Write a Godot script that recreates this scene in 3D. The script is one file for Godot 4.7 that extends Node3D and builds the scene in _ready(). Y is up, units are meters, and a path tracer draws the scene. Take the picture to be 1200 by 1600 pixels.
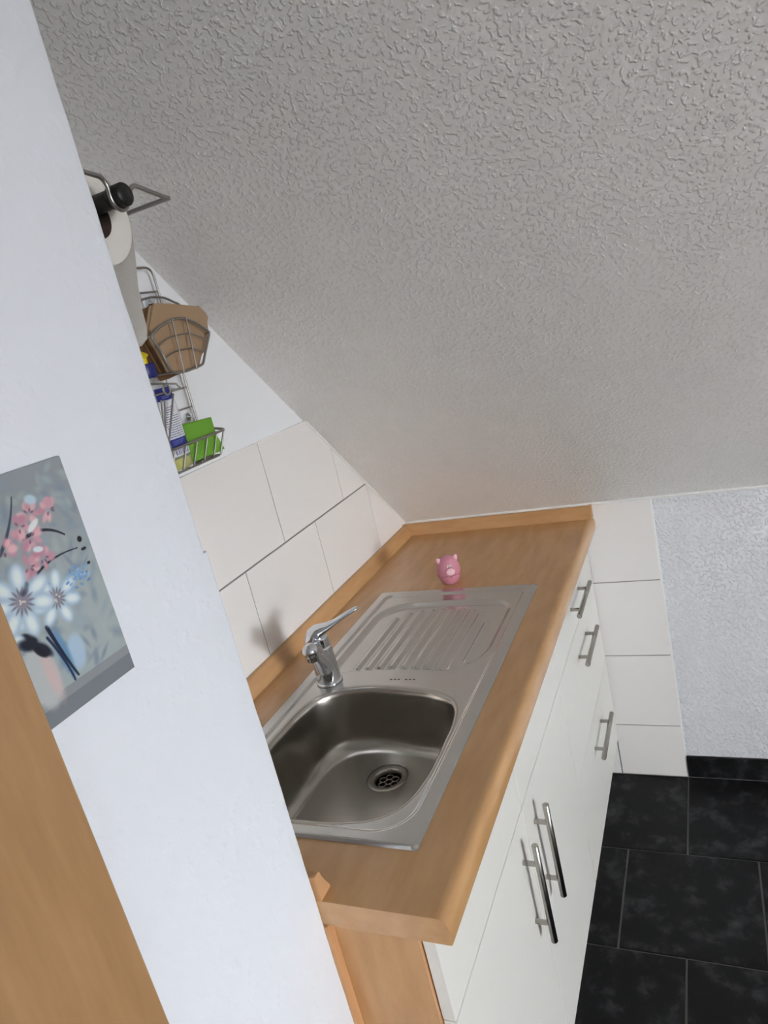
extends Node3D
# Kitchenette under a sloped ceiling. x: away from the tiled wall, y: up, z: from the knee wall towards the viewer. Metres.

const H := 0.8978          # top of the worktop
const L := 1.441           # near end of the worktop
const FRONT := 0.5666      # plane of the cabinet fronts
const NEAR_X := 0.4218     # plane of the near wall
const SLOPE_Y := 0.9373    # where the slope meets the knee wall
const SLOPE_T := 0.9811    # its tangent
const CEIL := 2.36
const ROOM_X := 4.6
const ROOM_Z := 5.0

var M := {}

# ---------------------------------------------------------------- mesh builder
class MB:
	var st := SurfaceTool.new()
	func _init() -> void:
		st.begin(Mesh.PRIMITIVE_TRIANGLES)
	func flat() -> void:
		st.set_smooth_group(0xFFFFFFFF)
	func smooth(g := 0) -> void:
		st.set_smooth_group(g)
	# corners counter-clockwise seen from outside
	func tri(a: Vector3, b: Vector3, c: Vector3) -> void:
		st.add_vertex(a); st.add_vertex(c); st.add_vertex(b)
	func quad(a: Vector3, b: Vector3, c: Vector3, d: Vector3) -> void:
		tri(a, b, c); tri(a, c, d)
	func quad_uv(a: Vector3, b: Vector3, c: Vector3, d: Vector3) -> void:
		var p := [a, b, c, d]
		var u := [Vector2(0, 1), Vector2(1, 1), Vector2(1, 0), Vector2(0, 0)]
		for i in [0, 2, 1, 0, 3, 2]:
			st.set_uv(u[i]); st.add_vertex(p[i])
	# chamfered box between two corners
	func box(lo: Vector3, hi: Vector3, c := 0.0) -> void:
		flat()
		var m := (lo + hi) * 0.5
		var h := (hi - lo) * 0.5
		c = minf(c, minf(h.x, minf(h.y, h.z)) * 0.9)
		for ax in 3:
			var u := (ax + 1) % 3
			var v := (ax + 2) % 3
			for s in [-1.0, 1.0]:
				var q := []
				for k in [[-1, -1], [1, -1], [1, 1], [-1, 1]]:
					var p := Vector3.ZERO
					p[ax] = s * h[ax]; p[u] = k[0] * (h[u] - c); p[v] = k[1] * (h[v] - c)
					q.append(m + p)
				if s < 0: q.reverse()
				quad(q[0], q[1], q[2], q[3])
			if c > 0.0:
				for su in [-1.0, 1.0]:
					for sv in [-1.0, 1.0]:
						var q := []
						for k in [[-1, 0], [1, 0], [1, 1], [-1, 1]]:
							var p := Vector3.ZERO
							p[ax] = k[0] * (h[ax] - c)
							p[u] = su * (h[u] - (c if k[1] == 1 else 0.0))
							p[v] = sv * (h[v] - (0.0 if k[1] == 1 else c))
							q.append(m + p)
						if su * sv < 0: q.reverse()
						quad(q[0], q[1], q[2], q[3])
		if c > 0.0:
			for sx in [-1.0, 1.0]:
				for sy in [-1.0, 1.0]:
					for sz in [-1.0, 1.0]:
						var a := m + Vector3(sx * h.x, sy * (h.y - c), sz * (h.z - c))
						var b := m + Vector3(sx * (h.x - c), sy * h.y, sz * (h.z - c))
						var d := m + Vector3(sx * (h.x - c), sy * (h.y - c), sz * h.z)
						if sx * sy * sz > 0: tri(a, b, d)
						else: tri(a, d, b)
	# polygon given as 3D ring, pushed along n by depth; c bevels the front edge. Ring runs counter-clockwise seen against n
	func plate(ring: PackedVector3Array, n: Vector3, depth: float, c := 0.0) -> void:
		flat()
		var k := ring.size()
		var area := Vector3.ZERO
		for i in k: area += ring[i].cross(ring[(i + 1) % k])
		if area.dot(n) < 0: ring.reverse()
		var cen := Vector3.ZERO
		for p in ring: cen += p / k
		var front := PackedVector3Array()
		for i in k:
			var e0 := (ring[i] - ring[(i + k - 1) % k]).normalized()
			var e1 := (ring[(i + 1) % k] - ring[i]).normalized()
			var n0 := n.cross(e0); var n1 := n.cross(e1)
			var b := (n0 + n1).normalized()
			front.append(ring[i] + b * c / maxf(b.dot(n0), 0.4) + n * depth)
		var t := n.cross(Vector3.UP if absf(n.y) < 0.9 else Vector3.RIGHT).normalized()
		var w := n.cross(t)
		var flat2 := PackedVector2Array()
		for p in front: flat2.append(Vector2((p - cen).dot(t), (p - cen).dot(w)))
		var ids := Geometry2D.triangulate_polygon(flat2)
		for i in range(0, ids.size(), 3):
			var a := front[ids[i]]; var b2 := front[ids[i + 1]]; var d := front[ids[i + 2]]
			if (b2 - a).cross(d - a).dot(n) < 0: var s := b2; b2 = d; d = s
			tri(a, b2, d)
			var back := [ring[ids[i]], ring[ids[i + 1]], ring[ids[i + 2]]]
			if (back[1] - back[0]).cross(back[2] - back[0]).dot(n) > 0: tri(back[0], back[2], back[1])
			else: tri(back[0], back[1], back[2])
		for i in k:
			var j := (i + 1) % k
			if c > 0.0:
				var m0 := ring[i] + n * (depth - c); var m1 := ring[j] + n * (depth - c)
				quad(ring[i], ring[j], m1, m0); quad(m0, m1, front[j], front[i])
			else:
				quad(ring[i], ring[j], front[j], front[i])
	# swept round bar
	func tube(path: PackedVector3Array, radius, sides := 10, closed := false, cap := true) -> void:
		var n := path.size()
		var rings := []
		var t0 := (path[1] - path[0]).normalized()
		var side := t0.cross(Vector3.UP if absf(t0.y) < 0.9 else Vector3.RIGHT).normalized()
		var prev := t0
		for i in n:
			var t: Vector3
			if closed: t = (path[(i + 1) % n] - path[(i + n - 1) % n]).normalized()
			elif i == 0: t = t0
			elif i == n - 1: t = (path[n - 1] - path[n - 2]).normalized()
			else: t = ((path[i + 1] - path[i]).normalized() + (path[i] - path[i - 1]).normalized()).normalized()
			var ax := prev.cross(t)
			if ax.length() > 1e-6: side = side.rotated(ax.normalized(), prev.angle_to(t))
			side = (side - t * side.dot(t)).normalized()
			prev = t
			var up := t.cross(side)
			var r: float = radius[i] if radius is Array or radius is PackedFloat32Array else radius
			var ring := PackedVector3Array()
			for k in sides:
				var a := TAU * k / sides
				ring.append(path[i] + (side * cos(a) + up * sin(a)) * r)
			rings.append(ring)
		smooth(1)
		for i in (n if closed else n - 1):
			var a: PackedVector3Array = rings[i]; var b: PackedVector3Array = rings[(i + 1) % n]
			for k in sides:
				var j := (k + 1) % sides
				quad(a[k], a[j], b[j], b[k])
		if cap and not closed:
			flat()
			for k in range(1, sides - 1):
				tri(rings[0][0], rings[0][k + 1], rings[0][k])
				tri(rings[n - 1][0], rings[n - 1][k], rings[n - 1][k + 1])
	# profile of (radius, height) turned about y; sharp corners where group changes are asked for
	func lathe(prof: PackedVector2Array, segs := 32, xf := Transform3D(), stretch := Vector3.ONE, hard := []) -> void:
		var g := 1
		for i in prof.size() - 1:
			if i in hard: g += 1
			smooth(g)
			for k in segs:
				var a0 := TAU * k / segs; var a1 := TAU * (k + 1) / segs
				var p := func(q: Vector2, a: float) -> Vector3: return xf * (Vector3(q.x * cos(a), q.y, -q.x * sin(a)) * stretch)
				var A: Vector3 = p.call(prof[i], a0); var B: Vector3 = p.call(prof[i], a1); var C: Vector3 = p.call(prof[i + 1], a1); var D: Vector3 = p.call(prof[i + 1], a0)
				if prof[i].x < 1e-6: tri(A, C, D)
				elif prof[i + 1].x < 1e-6: tri(A, B, C)
				else: quad(A, B, C, D)
	func ball(c: Vector3, r: Vector3, segs := 20, rings := 12, b := Basis()) -> void:
		var prof := PackedVector2Array()
		for i in rings + 1:
			var a := -PI / 2 + PI * i / rings
			prof.append(Vector2(cos(a) if i > 0 and i < rings else 0.0, sin(a)))
		lathe(prof, segs, Transform3D(b, c), r)
	func done() -> ArrayMesh:
		st.generate_normals()
		st.index()
		return st.commit()

# rounds the corners of a polyline
func fillet(p: Array, r: float, n := 5, closed := false) -> PackedVector3Array:
	var out := PackedVector3Array()
	var k := p.size()
	for i in k:
		if not closed and (i == 0 or i == k - 1):
			out.append(p[i]); continue
		var a: Vector3 = p[(i + k - 1) % k]; var b: Vector3 = p[i]; var c: Vector3 = p[(i + 1) % k]
		var d := minf(r, minf(a.distance_to(b), b.distance_to(c)) * 0.45)
		var s := b + (a - b).normalized() * d; var e := b + (c - b).normalized() * d
		for j in n + 1:
			var t := float(j) / n
			out.append(s.lerp(b, t).lerp(b.lerp(e, t), t))
	return out

func curve(p: Array, per := 6, closed := false) -> PackedVector3Array:
	var out := PackedVector3Array()
	var k := p.size()
	for i in (k if closed else k - 1):
		var a: Vector3 = p[(i + k - 1) % k] if closed or i > 0 else p[0]
		var b: Vector3 = p[i]
		var c: Vector3 = p[(i + 1) % k]
		var d: Vector3 = p[(i + 2) % k] if closed or i + 2 < k else p[k - 1]
		for j in per: out.append(b.cubic_interpolate(c, a, d, float(j) / per))
	if not closed: out.append(p[k - 1])
	return out

# ---------------------------------------------------------------- nodes
func thing(called: String, label: String, category: String, at := Vector3.ZERO, group := "") -> Node3D:
	var o := Node3D.new()
	o.name = called
	add_child(o, true)
	o.position = at
	tag(o, label, category, group)
	return o

func tag(o: Node, label: String, category := "", group := "") -> void:
	if label: o.set_meta("label", label)
	if category: o.set_meta("category", category)
	if group: o.set_meta("group", group)

func put(called: String, mesh: Mesh, m: Material, parent: Node = self, origin := Vector3.ZERO) -> MeshInstance3D:
	var o := MeshInstance3D.new()
	o.name = called
	o.mesh = mesh
	o.material_override = m
	parent.add_child(o, true)
	o.position = origin
	return o

# builds with world coordinates under a thing whose base is at «parent.position»
func part(called: String, b: MB, m: Material, parent: Node) -> MeshInstance3D:
	var off := Vector3.ZERO
	var p := parent
	while p is Node3D and p != self:
		off += (p as Node3D).position
		p = p.get_parent()
	return put(called, b.done(), m, parent, -off)

func structure(called: String, label := "") -> Node3D:
	var o := Node3D.new()
	o.name = called
	o.set_meta("kind", "structure")
	if label: o.set_meta("label", label)
	add_child(o, true)
	return o

func boxed(lo: Vector3, hi: Vector3, c := 0.0) -> MB:
	var b := MB.new()
	b.box(lo, hi, c)
	return b

# ---------------------------------------------------------------- materials
func noise(kind: int, freq: float, oct: int, sd: int, gain := 0.5) -> FastNoiseLite:
	var n := FastNoiseLite.new()
	n.noise_type = kind
	n.frequency = freq
	n.fractal_octaves = oct
	n.fractal_gain = gain
	n.seed = sd
	return n

func ntex(n: FastNoiseLite, size: int, stops := [], normal := -1.0) -> NoiseTexture2D:
	var t := NoiseTexture2D.new()
	t.width = size
	t.height = size
	t.seamless = true
	t.generate_mipmaps = false
	if stops:
		var g := Gradient.new()
		g.offsets = PackedFloat32Array(stops.map(func(s): return s[0]))
		g.colors = PackedColorArray(stops.map(func(s): return s[1]))
		t.color_ramp = g
	if normal > 0:
		t.as_normal_map = true
		t.bump_strength = normal
	t.noise = n
	return t

func mat(c: Color, rough := 0.5, metal := 0.0) -> StandardMaterial3D:
	var m := StandardMaterial3D.new()
	m.albedo_color = c
	m.roughness = rough
	m.metallic = metal
	return m

func tri_map(m: StandardMaterial3D, scale: Vector3, world := false) -> StandardMaterial3D:
	m.uv1_triplanar = true
	m.uv1_world_triplanar = world
	m.uv1_scale = scale
	m.uv1_triplanar_sharpness = 8.0
	return m

func grey(v: float) -> Color:
	return Color(v, v, v)

# raised worms on a flat ground, as a normal map
func worm_relief(n: FastNoiseLite, size: int, strength: float) -> ImageTexture:
	var im := n.get_seamless_image(size, size, false, false, 0.1)
	var bytes := im.get_data()
	var lut := PackedByteArray()
	for i in 256: lut.append(int(255.0 * smoothstep(0.5, 0.78, i / 255.0) * 0.85 + i * 0.12))
	for i in bytes.size(): bytes[i] = lut[bytes[i]]
	im = Image.create_from_data(size, size, false, Image.FORMAT_L8, bytes)
	im.convert(Image.FORMAT_RGBA8)
	im.bump_map_to_normal_map(strength)
	return ImageTexture.create_from_image(im)

func make_materials() -> void:
	# woodchip-like rough plaster of the slope: short raised worms on a flat ground
	var worm := noise(FastNoiseLite.TYPE_SIMPLEX_SMOOTH, 0.044, 2, 7, 0.55)
	worm.domain_warp_enabled = true
	worm.domain_warp_amplitude = 9.0
	worm.domain_warp_frequency = 0.03
	var relief := worm_relief(worm, 1024, 3.4)
	M.rough = tri_map(mat(Color(0.925, 0.915, 0.9), 0.62), Vector3.ONE * 1.8)
	M.rough.normal_enabled = true
	M.rough.normal_texture = relief
	M.rough.normal_scale = 0.82
	M.rough_white = tri_map(mat(Color(0.91, 0.915, 0.925), 0.7), Vector3.ONE * 1.8)
	M.rough_white.normal_enabled = true
	M.rough_white.normal_texture = relief
	M.rough_white.normal_scale = 1.9
	# smoother painted plaster
	var soft := noise(FastNoiseLite.TYPE_SIMPLEX_SMOOTH, 0.02, 4, 11, 0.55)
	M.plaster = tri_map(mat(Color(0.885, 0.895, 0.915), 0.8), Vector3.ONE * 1.6)
	M.plaster.heightmap_enabled = true
	M.plaster.heightmap_texture = ntex(soft, 1024, [[0.0, grey(0.3)], [0.55, grey(0.42)], [0.8, grey(0.75)], [1.0, grey(1.0)]])
	M.plaster.heightmap_scale = 0.12
	M.plaster_left = mat(Color(0.945, 0.95, 0.955), 0.8)
	M.caulk = mat(Color(0.93, 0.93, 0.92), 0.4)
	M.plain_white = mat(Color(0.82, 0.82, 0.81), 0.8)
	# glazed wall tiles
	var wave := noise(FastNoiseLite.TYPE_SIMPLEX_SMOOTH, 0.008, 2, 3)
	M.tile = tri_map(mat(Color(0.94, 0.925, 0.91), 0.22), Vector3.ONE * 2.0)
	M.tile.heightmap_enabled = true
	M.tile.heightmap_texture = ntex(wave, 256)
	M.tile.heightmap_scale = 0.02
	M.grout = mat(Color(0.5, 0.5, 0.49), 0.9)
	# dark stone-look floor tiles, three cloudings
	M.floor_tiles = []
	for k in 3:
		var cloud := noise(FastNoiseLite.TYPE_SIMPLEX_SMOOTH, 0.006, 6, 40 + k * 5, 0.62)
		cloud.domain_warp_enabled = true
		cloud.domain_warp_amplitude = 30.0
		cloud.domain_warp_frequency = 0.01
		var fm := tri_map(mat(Color(0.72, 0.72, 0.72), 0.5), Vector3(1.9, 1.9, 1.9))
		fm.metallic_specular = 0.35
		fm.uv1_offset = Vector3(0.31 * k, 0.17 * k, 0.53 * k)
		fm.albedo_texture = ntex(cloud, 768, [[0.0, Color(0.05, 0.047, 0.05)], [0.42, Color(0.08, 0.076, 0.08)], [0.56, Color(0.125, 0.125, 0.13)], [0.68, Color(0.21, 0.215, 0.22)], [1.0, Color(0.36, 0.37, 0.38)]])
		M.floor_tiles.append(fm)
	M.floor_grout = mat(Color(0.44, 0.43, 0.42), 0.9)
	# beech laminate: grain along z (worktop), along y (uprights)
	var fibre := noise(FastNoiseLite.TYPE_SIMPLEX_SMOOTH, 0.009, 5, 21, 0.58)
	var beech := ntex(fibre, 768, [[0.0, Color(0.735, 0.555, 0.365)], [0.4, Color(0.76, 0.58, 0.388)], [0.6, Color(0.772, 0.595, 0.402)], [1.0, Color(0.795, 0.622, 0.432)]])
	M.beech_z = tri_map(mat(Color.WHITE, 0.25), Vector3(3.6, 3.6, 0.8))
	M.beech_z.albedo_texture = beech
	M.beech_z.metallic_specular = 0.7
	M.beech_x = tri_map(mat(Color.WHITE, 0.38), Vector3(0.8, 3.6, 3.6))
	M.beech_x.albedo_texture = beech
	M.beech_y = tri_map(mat(Color.WHITE, 0.45), Vector3(4.0, 0.7, 4.0))
	M.beech_y.albedo_texture = beech
	var warm := ntex(fibre, 512, [[0.0, Color(0.74, 0.55, 0.38)], [0.5, Color(0.78, 0.595, 0.42)], [1.0, Color(0.82, 0.64, 0.46)]])
	M.edge_band = tri_map(mat(Color.WHITE, 0.4), Vector3(3.0, 0.7, 3.0))
	M.edge_band.albedo_texture = warm
	var oak := ntex(noise(FastNoiseLite.TYPE_SIMPLEX_SMOOTH, 0.012, 4, 33, 0.55), 768, [[0.0, Color(0.62, 0.475, 0.325)], [0.5, Color(0.655, 0.505, 0.35)], [1.0, Color(0.69, 0.54, 0.385)]])
	M.door = tri_map(mat(Color.WHITE, 0.4), Vector3(4.5, 0.5, 4.5))
	M.door.albedo_texture = oak
	# cabinet fronts
	M.front = tri_map(mat(Color(0.895, 0.885, 0.855), 0.42), Vector3.ONE * 3.0)
	M.front_edge = mat(Color(0.84, 0.835, 0.815), 0.5)
	# metals
	M.steel = mat(Color(0.78, 0.773, 0.757), 0.21, 1.0)
	M.bowl = mat(Color(0.71, 0.69, 0.66), 0.27, 1.0)
	M.satin = mat(Color(0.68, 0.665, 0.64), 0.22, 1.0)
	M.chrome = mat(Color(0.86, 0.87, 0.89), 0.07, 1.0)
	M.wire = mat(Color(0.64, 0.625, 0.61), 0.35, 1.0)
	M.dark = mat(Color(0.03, 0.03, 0.03), 0.6)
	M.black_plastic = mat(Color(0.04, 0.04, 0.042), 0.45)
	# small things
	M.paper = tri_map(mat(Color(0.87, 0.85, 0.82), 0.95), Vector3.ONE * 30.0)
	M.paper.heightmap_enabled = true
	M.paper.heightmap_texture = ntex(noise(FastNoiseLite.TYPE_CELLULAR, 0.05, 1, 5), 256)
	M.paper.heightmap_scale = 0.03
	M.cardboard = mat(Color(0.25, 0.2, 0.17), 0.95)
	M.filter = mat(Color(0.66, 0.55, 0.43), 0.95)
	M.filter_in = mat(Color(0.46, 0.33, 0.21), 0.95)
	M.blue = mat(Color(0.08, 0.11, 0.42), 0.35)
	M.yellow = mat(Color(0.9, 0.8, 0.06), 0.35)
	M.liquid = mat(Color(0.84, 0.83, 0.12), 0.15)
	M.liquid.transparency = BaseMaterial3D.TRANSPARENCY_ALPHA
	M.liquid.albedo_color.a = 0.75
	M.liquid.roughness = 0.3
	M.clear = mat(Color(0.86, 0.88, 0.9, 0.2), 0.08)
	M.clear.transparency = BaseMaterial3D.TRANSPARENCY_ALPHA
	M.green = tri_map(mat(Color(0.44, 0.66, 0.2), 0.9), Vector3.ONE * 25.0)
	M.green.heightmap_enabled = true
	M.green.heightmap_texture = ntex(noise(FastNoiseLite.TYPE_CELLULAR, 0.06, 2, 9), 256)
	M.green.heightmap_scale = 0.06
	M.pink = mat(Color(0.83, 0.55, 0.61), 0.4)
	M.pink_light = mat(Color(0.95, 0.76, 0.79), 0.35)
	M.pink_dark = mat(Color(0.7, 0.36, 0.45), 0.5)
	M.eye_white = mat(Color(0.93, 0.92, 0.9), 0.3)
	M.seam = mat(Color(0.4, 0.16, 0.2), 0.6)
	M.canvas = mat(Color(0.62, 0.64, 0.65), 0.8)
	M.pane = mat(Color(0.95, 0.97, 1.0, 0.06), 0.0)
	M.pane.transparency = BaseMaterial3D.TRANSPARENCY_ALPHA
	M.frame = mat(Color(0.9, 0.9, 0.9), 0.4)

# ---------------------------------------------------------------- scene
func _ready() -> void:
	var cam := Camera3D.new()
	cam.name = "camera"
	cam.fov = 71.364
	cam.near = 0.05
	cam.far = 60.0
	cam.position = Vector3(0.94, 1.583, 2.0405)
	cam.rotation = Vector3(-0.2590, 0.4576, -0.2362)   # looks down, turned to the left wall, tilted
	add_child(cam)
	cam.current = true

	var we := WorldEnvironment.new()
	we.name = "world"
	var env := Environment.new()
	env.background_mode = Environment.BG_SKY
	var sky := Sky.new()
	var sm := ProceduralSkyMaterial.new()                # overcast day
	sm.sky_top_color = Color(0.85, 0.88, 0.92)
	sm.sky_horizon_color = Color(0.9, 0.915, 0.935)
	sm.ground_horizon_color = Color(0.55, 0.56, 0.55)
	sm.ground_bottom_color = Color(0.42, 0.43, 0.41)
	sm.sky_energy_multiplier = 1.6
	sm.ground_energy_multiplier = 0.7
	sky.sky_material = sm
	env.sky = sky
	env.tonemap_mode = Environment.TONE_MAPPER_LINEAR
	env.tonemap_exposure = 22.5
	env.sdfgi_enabled = true
	env.ssao_enabled = true
	env.ssil_enabled = true
	we.environment = env
	add_child(we)

	var day := AreaLight3D.new()                         # daylight in the opening of the window on the right
	day.name = "window_daylight"
	day.area_size = Vector2(0.86, 1.16)
	day.light_color = Color(0.985, 0.99, 1.0)
	day.light_energy = 0.35
	day.area_range = 14.0
	day.area_attenuation = 2.0
	day.shadow_enabled = true
	add_child(day)
	day.look_at_from_position(Vector3(ROOM_X - 0.02, 1.42, 3.4), Vector3(0, 1.42, 3.4))

	make_materials()
	build_room()
	build_worktop()
	build_cabinets()
	build_sink()
	build_faucet()
	build_picture()
	build_rack()
	build_filters()
	build_basket_things()
	build_paper()
	build_pig()

func slope_at(z: float) -> float:
	return SLOPE_Y + SLOPE_T * z

func build_room() -> void:
	# floor: a grout bed with tiles laid in half bond
	var fl := structure("floor")
	part("grout_bed", boxed(Vector3(-0.4, -0.15, -0.2), Vector3(ROOM_X + 0.2, -0.004, ROOM_Z + 0.2)), M.floor_grout, fl)
	var pitch := 0.3312
	var row := 0
	var z0 := -0.0048
	var made := {}
	while z0 < ROOM_Z:
		var z1 := minf(z0 + 0.3304, ROOM_Z)
		var x := (0.7582 if row % 2 == 0 else 0.6017) - pitch * 2
		var col := 0
		while x < ROOM_X:
			var xa := maxf(x, 0.02)
			var xb := minf(x + pitch, ROOM_X)
			if xb - xa > 0.02 and not (z0 > L and xb < NEAR_X + 0.01):
				var size := Vector3(xb - xa - 0.005, 0.008, z1 - z0 - 0.005)
				var key := str(size.snappedf(0.001))
				if not made.has(key):
					var b := MB.new()
					b.box(Vector3(0, -0.008, 0), Vector3(size.x, 0, size.z), 0.0012)
					made[key] = b.done()
				put("tile", made[key], M.floor_tiles[(row * 2 + col * 5 + (row * col) % 2) % 3], fl, Vector3(xa + 0.0025, 0, z0 + 0.0025))
			x += pitch
			col += 1
		z0 += 0.3304
		row += 1

	# sloped ceiling and the flat one above the room
	var ce := structure("ceiling", "white sloped attic ceiling with rough textured plaster")
	var th := atan(SLOPE_T)
	var b := boxed(Vector3(-0.3, 0, -0.25), Vector3(ROOM_X + 0.2, 0.14, (CEIL - SLOPE_Y) / sin(th) + 0.02))
	var sl := put("sloped_panel", b.done(), M.rough, ce, Vector3(0, SLOPE_Y, 0))
	sl.rotation.x = -th
	part("flat_panel", boxed(Vector3(-0.3, CEIL, (CEIL - SLOPE_Y) / SLOPE_T - 0.1), Vector3(ROOM_X + 0.2, CEIL + 0.14, ROOM_Z + 0.2)), M.plain_white, ce)

	# wall behind the worktop, with two rows of tiles cut to the slope
	var wl := structure("wall_left", "white wall with large glazed tiles above the worktop")
	var wb := MB.new()
	var cut := (CEIL - SLOPE_Y) / SLOPE_T
	wb.plate(PackedVector3Array([Vector3(-0.2, -0.1, -0.008), Vector3(-0.2, SLOPE_Y + 0.03, -0.008), Vector3(-0.2, CEIL + 0.03, cut), Vector3(-0.2, CEIL + 0.03, L + 0.1), Vector3(-0.2, -0.1, L + 0.1)]), Vector3.RIGHT, 0.192)
	part("plaster", wb, M.plaster_left, wl)
	var top := 1.3801
	var mid := 1.1341
	var bed := MB.new()
	var gz := (top - 0.002 - SLOPE_Y) / SLOPE_T
	bed.plate(PackedVector3Array([Vector3(-0.008, 0.8, 0.0), Vector3(-0.008, slope_at(0), 0), Vector3(-0.008, top - 0.002, gz), Vector3(-0.008, top - 0.002, L), Vector3(-0.008, 0.8, L)]), Vector3.RIGHT, 0.0062)
	part("grout_bed", bed, M.grout, wl)
	for r in [[mid + 0.0018, top, [0.3579, 0.6848, 1.0117, 1.3386]], [0.886, mid - 0.0018, [0.2046, 0.5315, 0.8584, 1.1853]]]:
		var edges: Array = [-0.2] + r[2] + [L]
		for i in edges.size() - 1:
			var g := 0.0015
			var p := PackedVector2Array([Vector2(edges[i] + g, r[0]), Vector2(edges[i + 1] - g, r[0]), Vector2(edges[i + 1] - g, r[1]), Vector2(edges[i] + g, r[1])])
			var room := PackedVector2Array([Vector2(0.001, 0.5), Vector2(2.5, 0.5), Vector2(2.5, slope_at(2.5) - 0.002), Vector2(0.001, slope_at(0.001) - 0.002)])
			for c in Geometry2D.intersect_polygons(p, room):
				var ring := PackedVector3Array()
				for q in c: ring.append(Vector3(-0.0075, q.y, q.x))
				var t := MB.new()
				t.plate(ring, Vector3.RIGHT, 0.0075, 0.0007)
				part("tile", t, M.tile, wl)

	# knee wall at the far end
	var wf := structure("wall_far", "white textured knee wall with a strip of white tiles")
	part("plaster", boxed(Vector3(-0.2, -0.1, -0.2), Vector3(ROOM_X + 0.2, SLOPE_Y + 0.02, -0.008)), M.rough_white, wf)
	part("grout_bed", boxed(Vector3(-0.005, 0, -0.012), Vector3(0.7562, SLOPE_Y - 0.004, -0.0018)), M.grout, wf)
	var ys := [0.002, 0.1875, 0.4352, 0.6829, SLOPE_Y - 0.001]
	for i in 4:
		for xs in [[0.03, 0.23], [0.2312, 0.5575], [0.5615, 0.7568]]:
			part("tile", boxed(Vector3(xs[0], ys[i] + 0.0014, -0.0078), Vector3(xs[1], ys[i + 1] - 0.0014, 0), 0.0008), M.tile, wf)

	# skirting tiles
	var bf := structure("baseboard_far", "low black skirting tiles along the textured knee wall")
	var bx := 0.7595
	while bx < ROOM_X:
		part("tile", boxed(Vector3(bx + 0.001, 0.003, -0.0079), Vector3(minf(bx + 0.331, ROOM_X) - 0.001, 0.0777, 0.0005), 0.001), M.floor_tiles[1], bf)
		bx += 0.331

	# near wall: its end closes the niche; tiled below, a little proud
	var wn := structure("wall_near", "bright white plastered wall stub in the foreground")
	var jig := noise(FastNoiseLite.TYPE_SIMPLEX_SMOOTH, 9.0, 3, 77)
	for seg in [[-0.1, 1.384, L], [1.384, CEIL + 0.02, L + 0.005]]:
		var nb := MB.new()
		var rows := 150 if seg[0] < 0 else 110
		var prev := PackedVector3Array()
		for k in rows + 1:
			var y: float = lerpf(seg[0], seg[1], float(k) / rows)
			var w := jig.get_noise_1d(y) * 0.0011
			var v := jig.get_noise_1d(y + 40.0) * 0.0009
			var ring := PackedVector3Array([Vector3(-0.15, y, seg[2])])
			for a in 6:
				var t := PI / 2 * a / 5.0
				ring.append(Vector3(NEAR_X - 0.005 + w + 0.005 * sin(t), y, seg[2] + 0.005 + v - 0.005 * cos(t)))
			ring.append(Vector3(NEAR_X, y, seg[2] + 0.05))
			ring.append(Vector3(NEAR_X, y, ROOM_Z + 0.1))
			ring.append(Vector3(-0.15, y, ROOM_Z + 0.1))
			if k == 0:
				pass
			else:
				nb.smooth(1)
				for i in ring.size() - 1: nb.quad(ring[i], ring[i + 1], prev[i + 1], prev[i])
			if k == 0 or k == rows:
				nb.flat()
				var up := Vector3.UP if k == rows else Vector3.DOWN
				for i in range(1, ring.size() - 1):
					if up.y > 0: nb.tri(ring[0], ring[i + 1], ring[i])
					else: nb.tri(ring[0], ring[i], ring[i + 1])
			prev = ring
		part("plaster", nb, M.plaster, wn)

	# caulked joints
	var t1 := MB.new()
	t1.tube(PackedVector3Array([Vector3(0, slope_at(0.0) - 0.002, 0.001), Vector3(ROOM_X, slope_at(0.0) - 0.002, 0.001)]), 0.0045, 8)
	var c1 := part("trim_1", t1, M.caulk, self)
	c1.set_meta("kind", "structure")
	var t2 := MB.new()
	t2.tube(PackedVector3Array([Vector3(0.0, slope_at(0.003) - 0.002, 0.003), Vector3(0.0, slope_at(0.452) - 0.002, 0.452)]), 0.0035, 8)
	part("trim_2", t2, M.caulk, self).set_meta("kind", "structure")
	var t3 := MB.new()
	t3.tube(PackedVector3Array([Vector3(0.758, 0.079, -0.005), Vector3(0.758, SLOPE_Y - 0.003, -0.005)]), 0.0045, 8)
	part("trim_3", t3, M.caulk, self).set_meta("kind", "structure")

	# right wall with the window, and the wall behind the viewer
	var wr := structure("wall_right", "white gable wall with the window")
	var wz := [2.95, 3.85]
	var wy := [0.82, 2.02]
	part("plaster", boxed(Vector3(ROOM_X, -0.1, -0.2), Vector3(ROOM_X + 0.2, CEIL + 0.02, wz[0])), M.plain_white, wr)
	part("plaster", boxed(Vector3(ROOM_X, -0.1, wz[1]), Vector3(ROOM_X + 0.2, CEIL + 0.02, ROOM_Z + 0.2)), M.plain_white, wr)
	part("plaster", boxed(Vector3(ROOM_X, -0.1, wz[0]), Vector3(ROOM_X + 0.2, wy[0], wz[1])), M.plain_white, wr)
	part("plaster", boxed(Vector3(ROOM_X, wy[1], wz[0]), Vector3(ROOM_X + 0.2, CEIL + 0.02, wz[1])), M.plain_white, wr)
	var win := structure("window_1", "white framed window in the gable wall")
	var wfb := MB.new()
	for e in [[wy[0], wy[0] + 0.05, wz[0], wz[1]], [wy[1] - 0.05, wy[1], wz[0], wz[1]], [wy[0], wy[1], wz[0], wz[0] + 0.05], [wy[0], wy[1], wz[1] - 0.05, wz[1]]]:
		wfb.box(Vector3(ROOM_X + 0.08, e[0], e[2]), Vector3(ROOM_X + 0.14, e[1], e[3]), 0.004)
	part("window_frame", wfb, M.frame, win)
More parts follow.
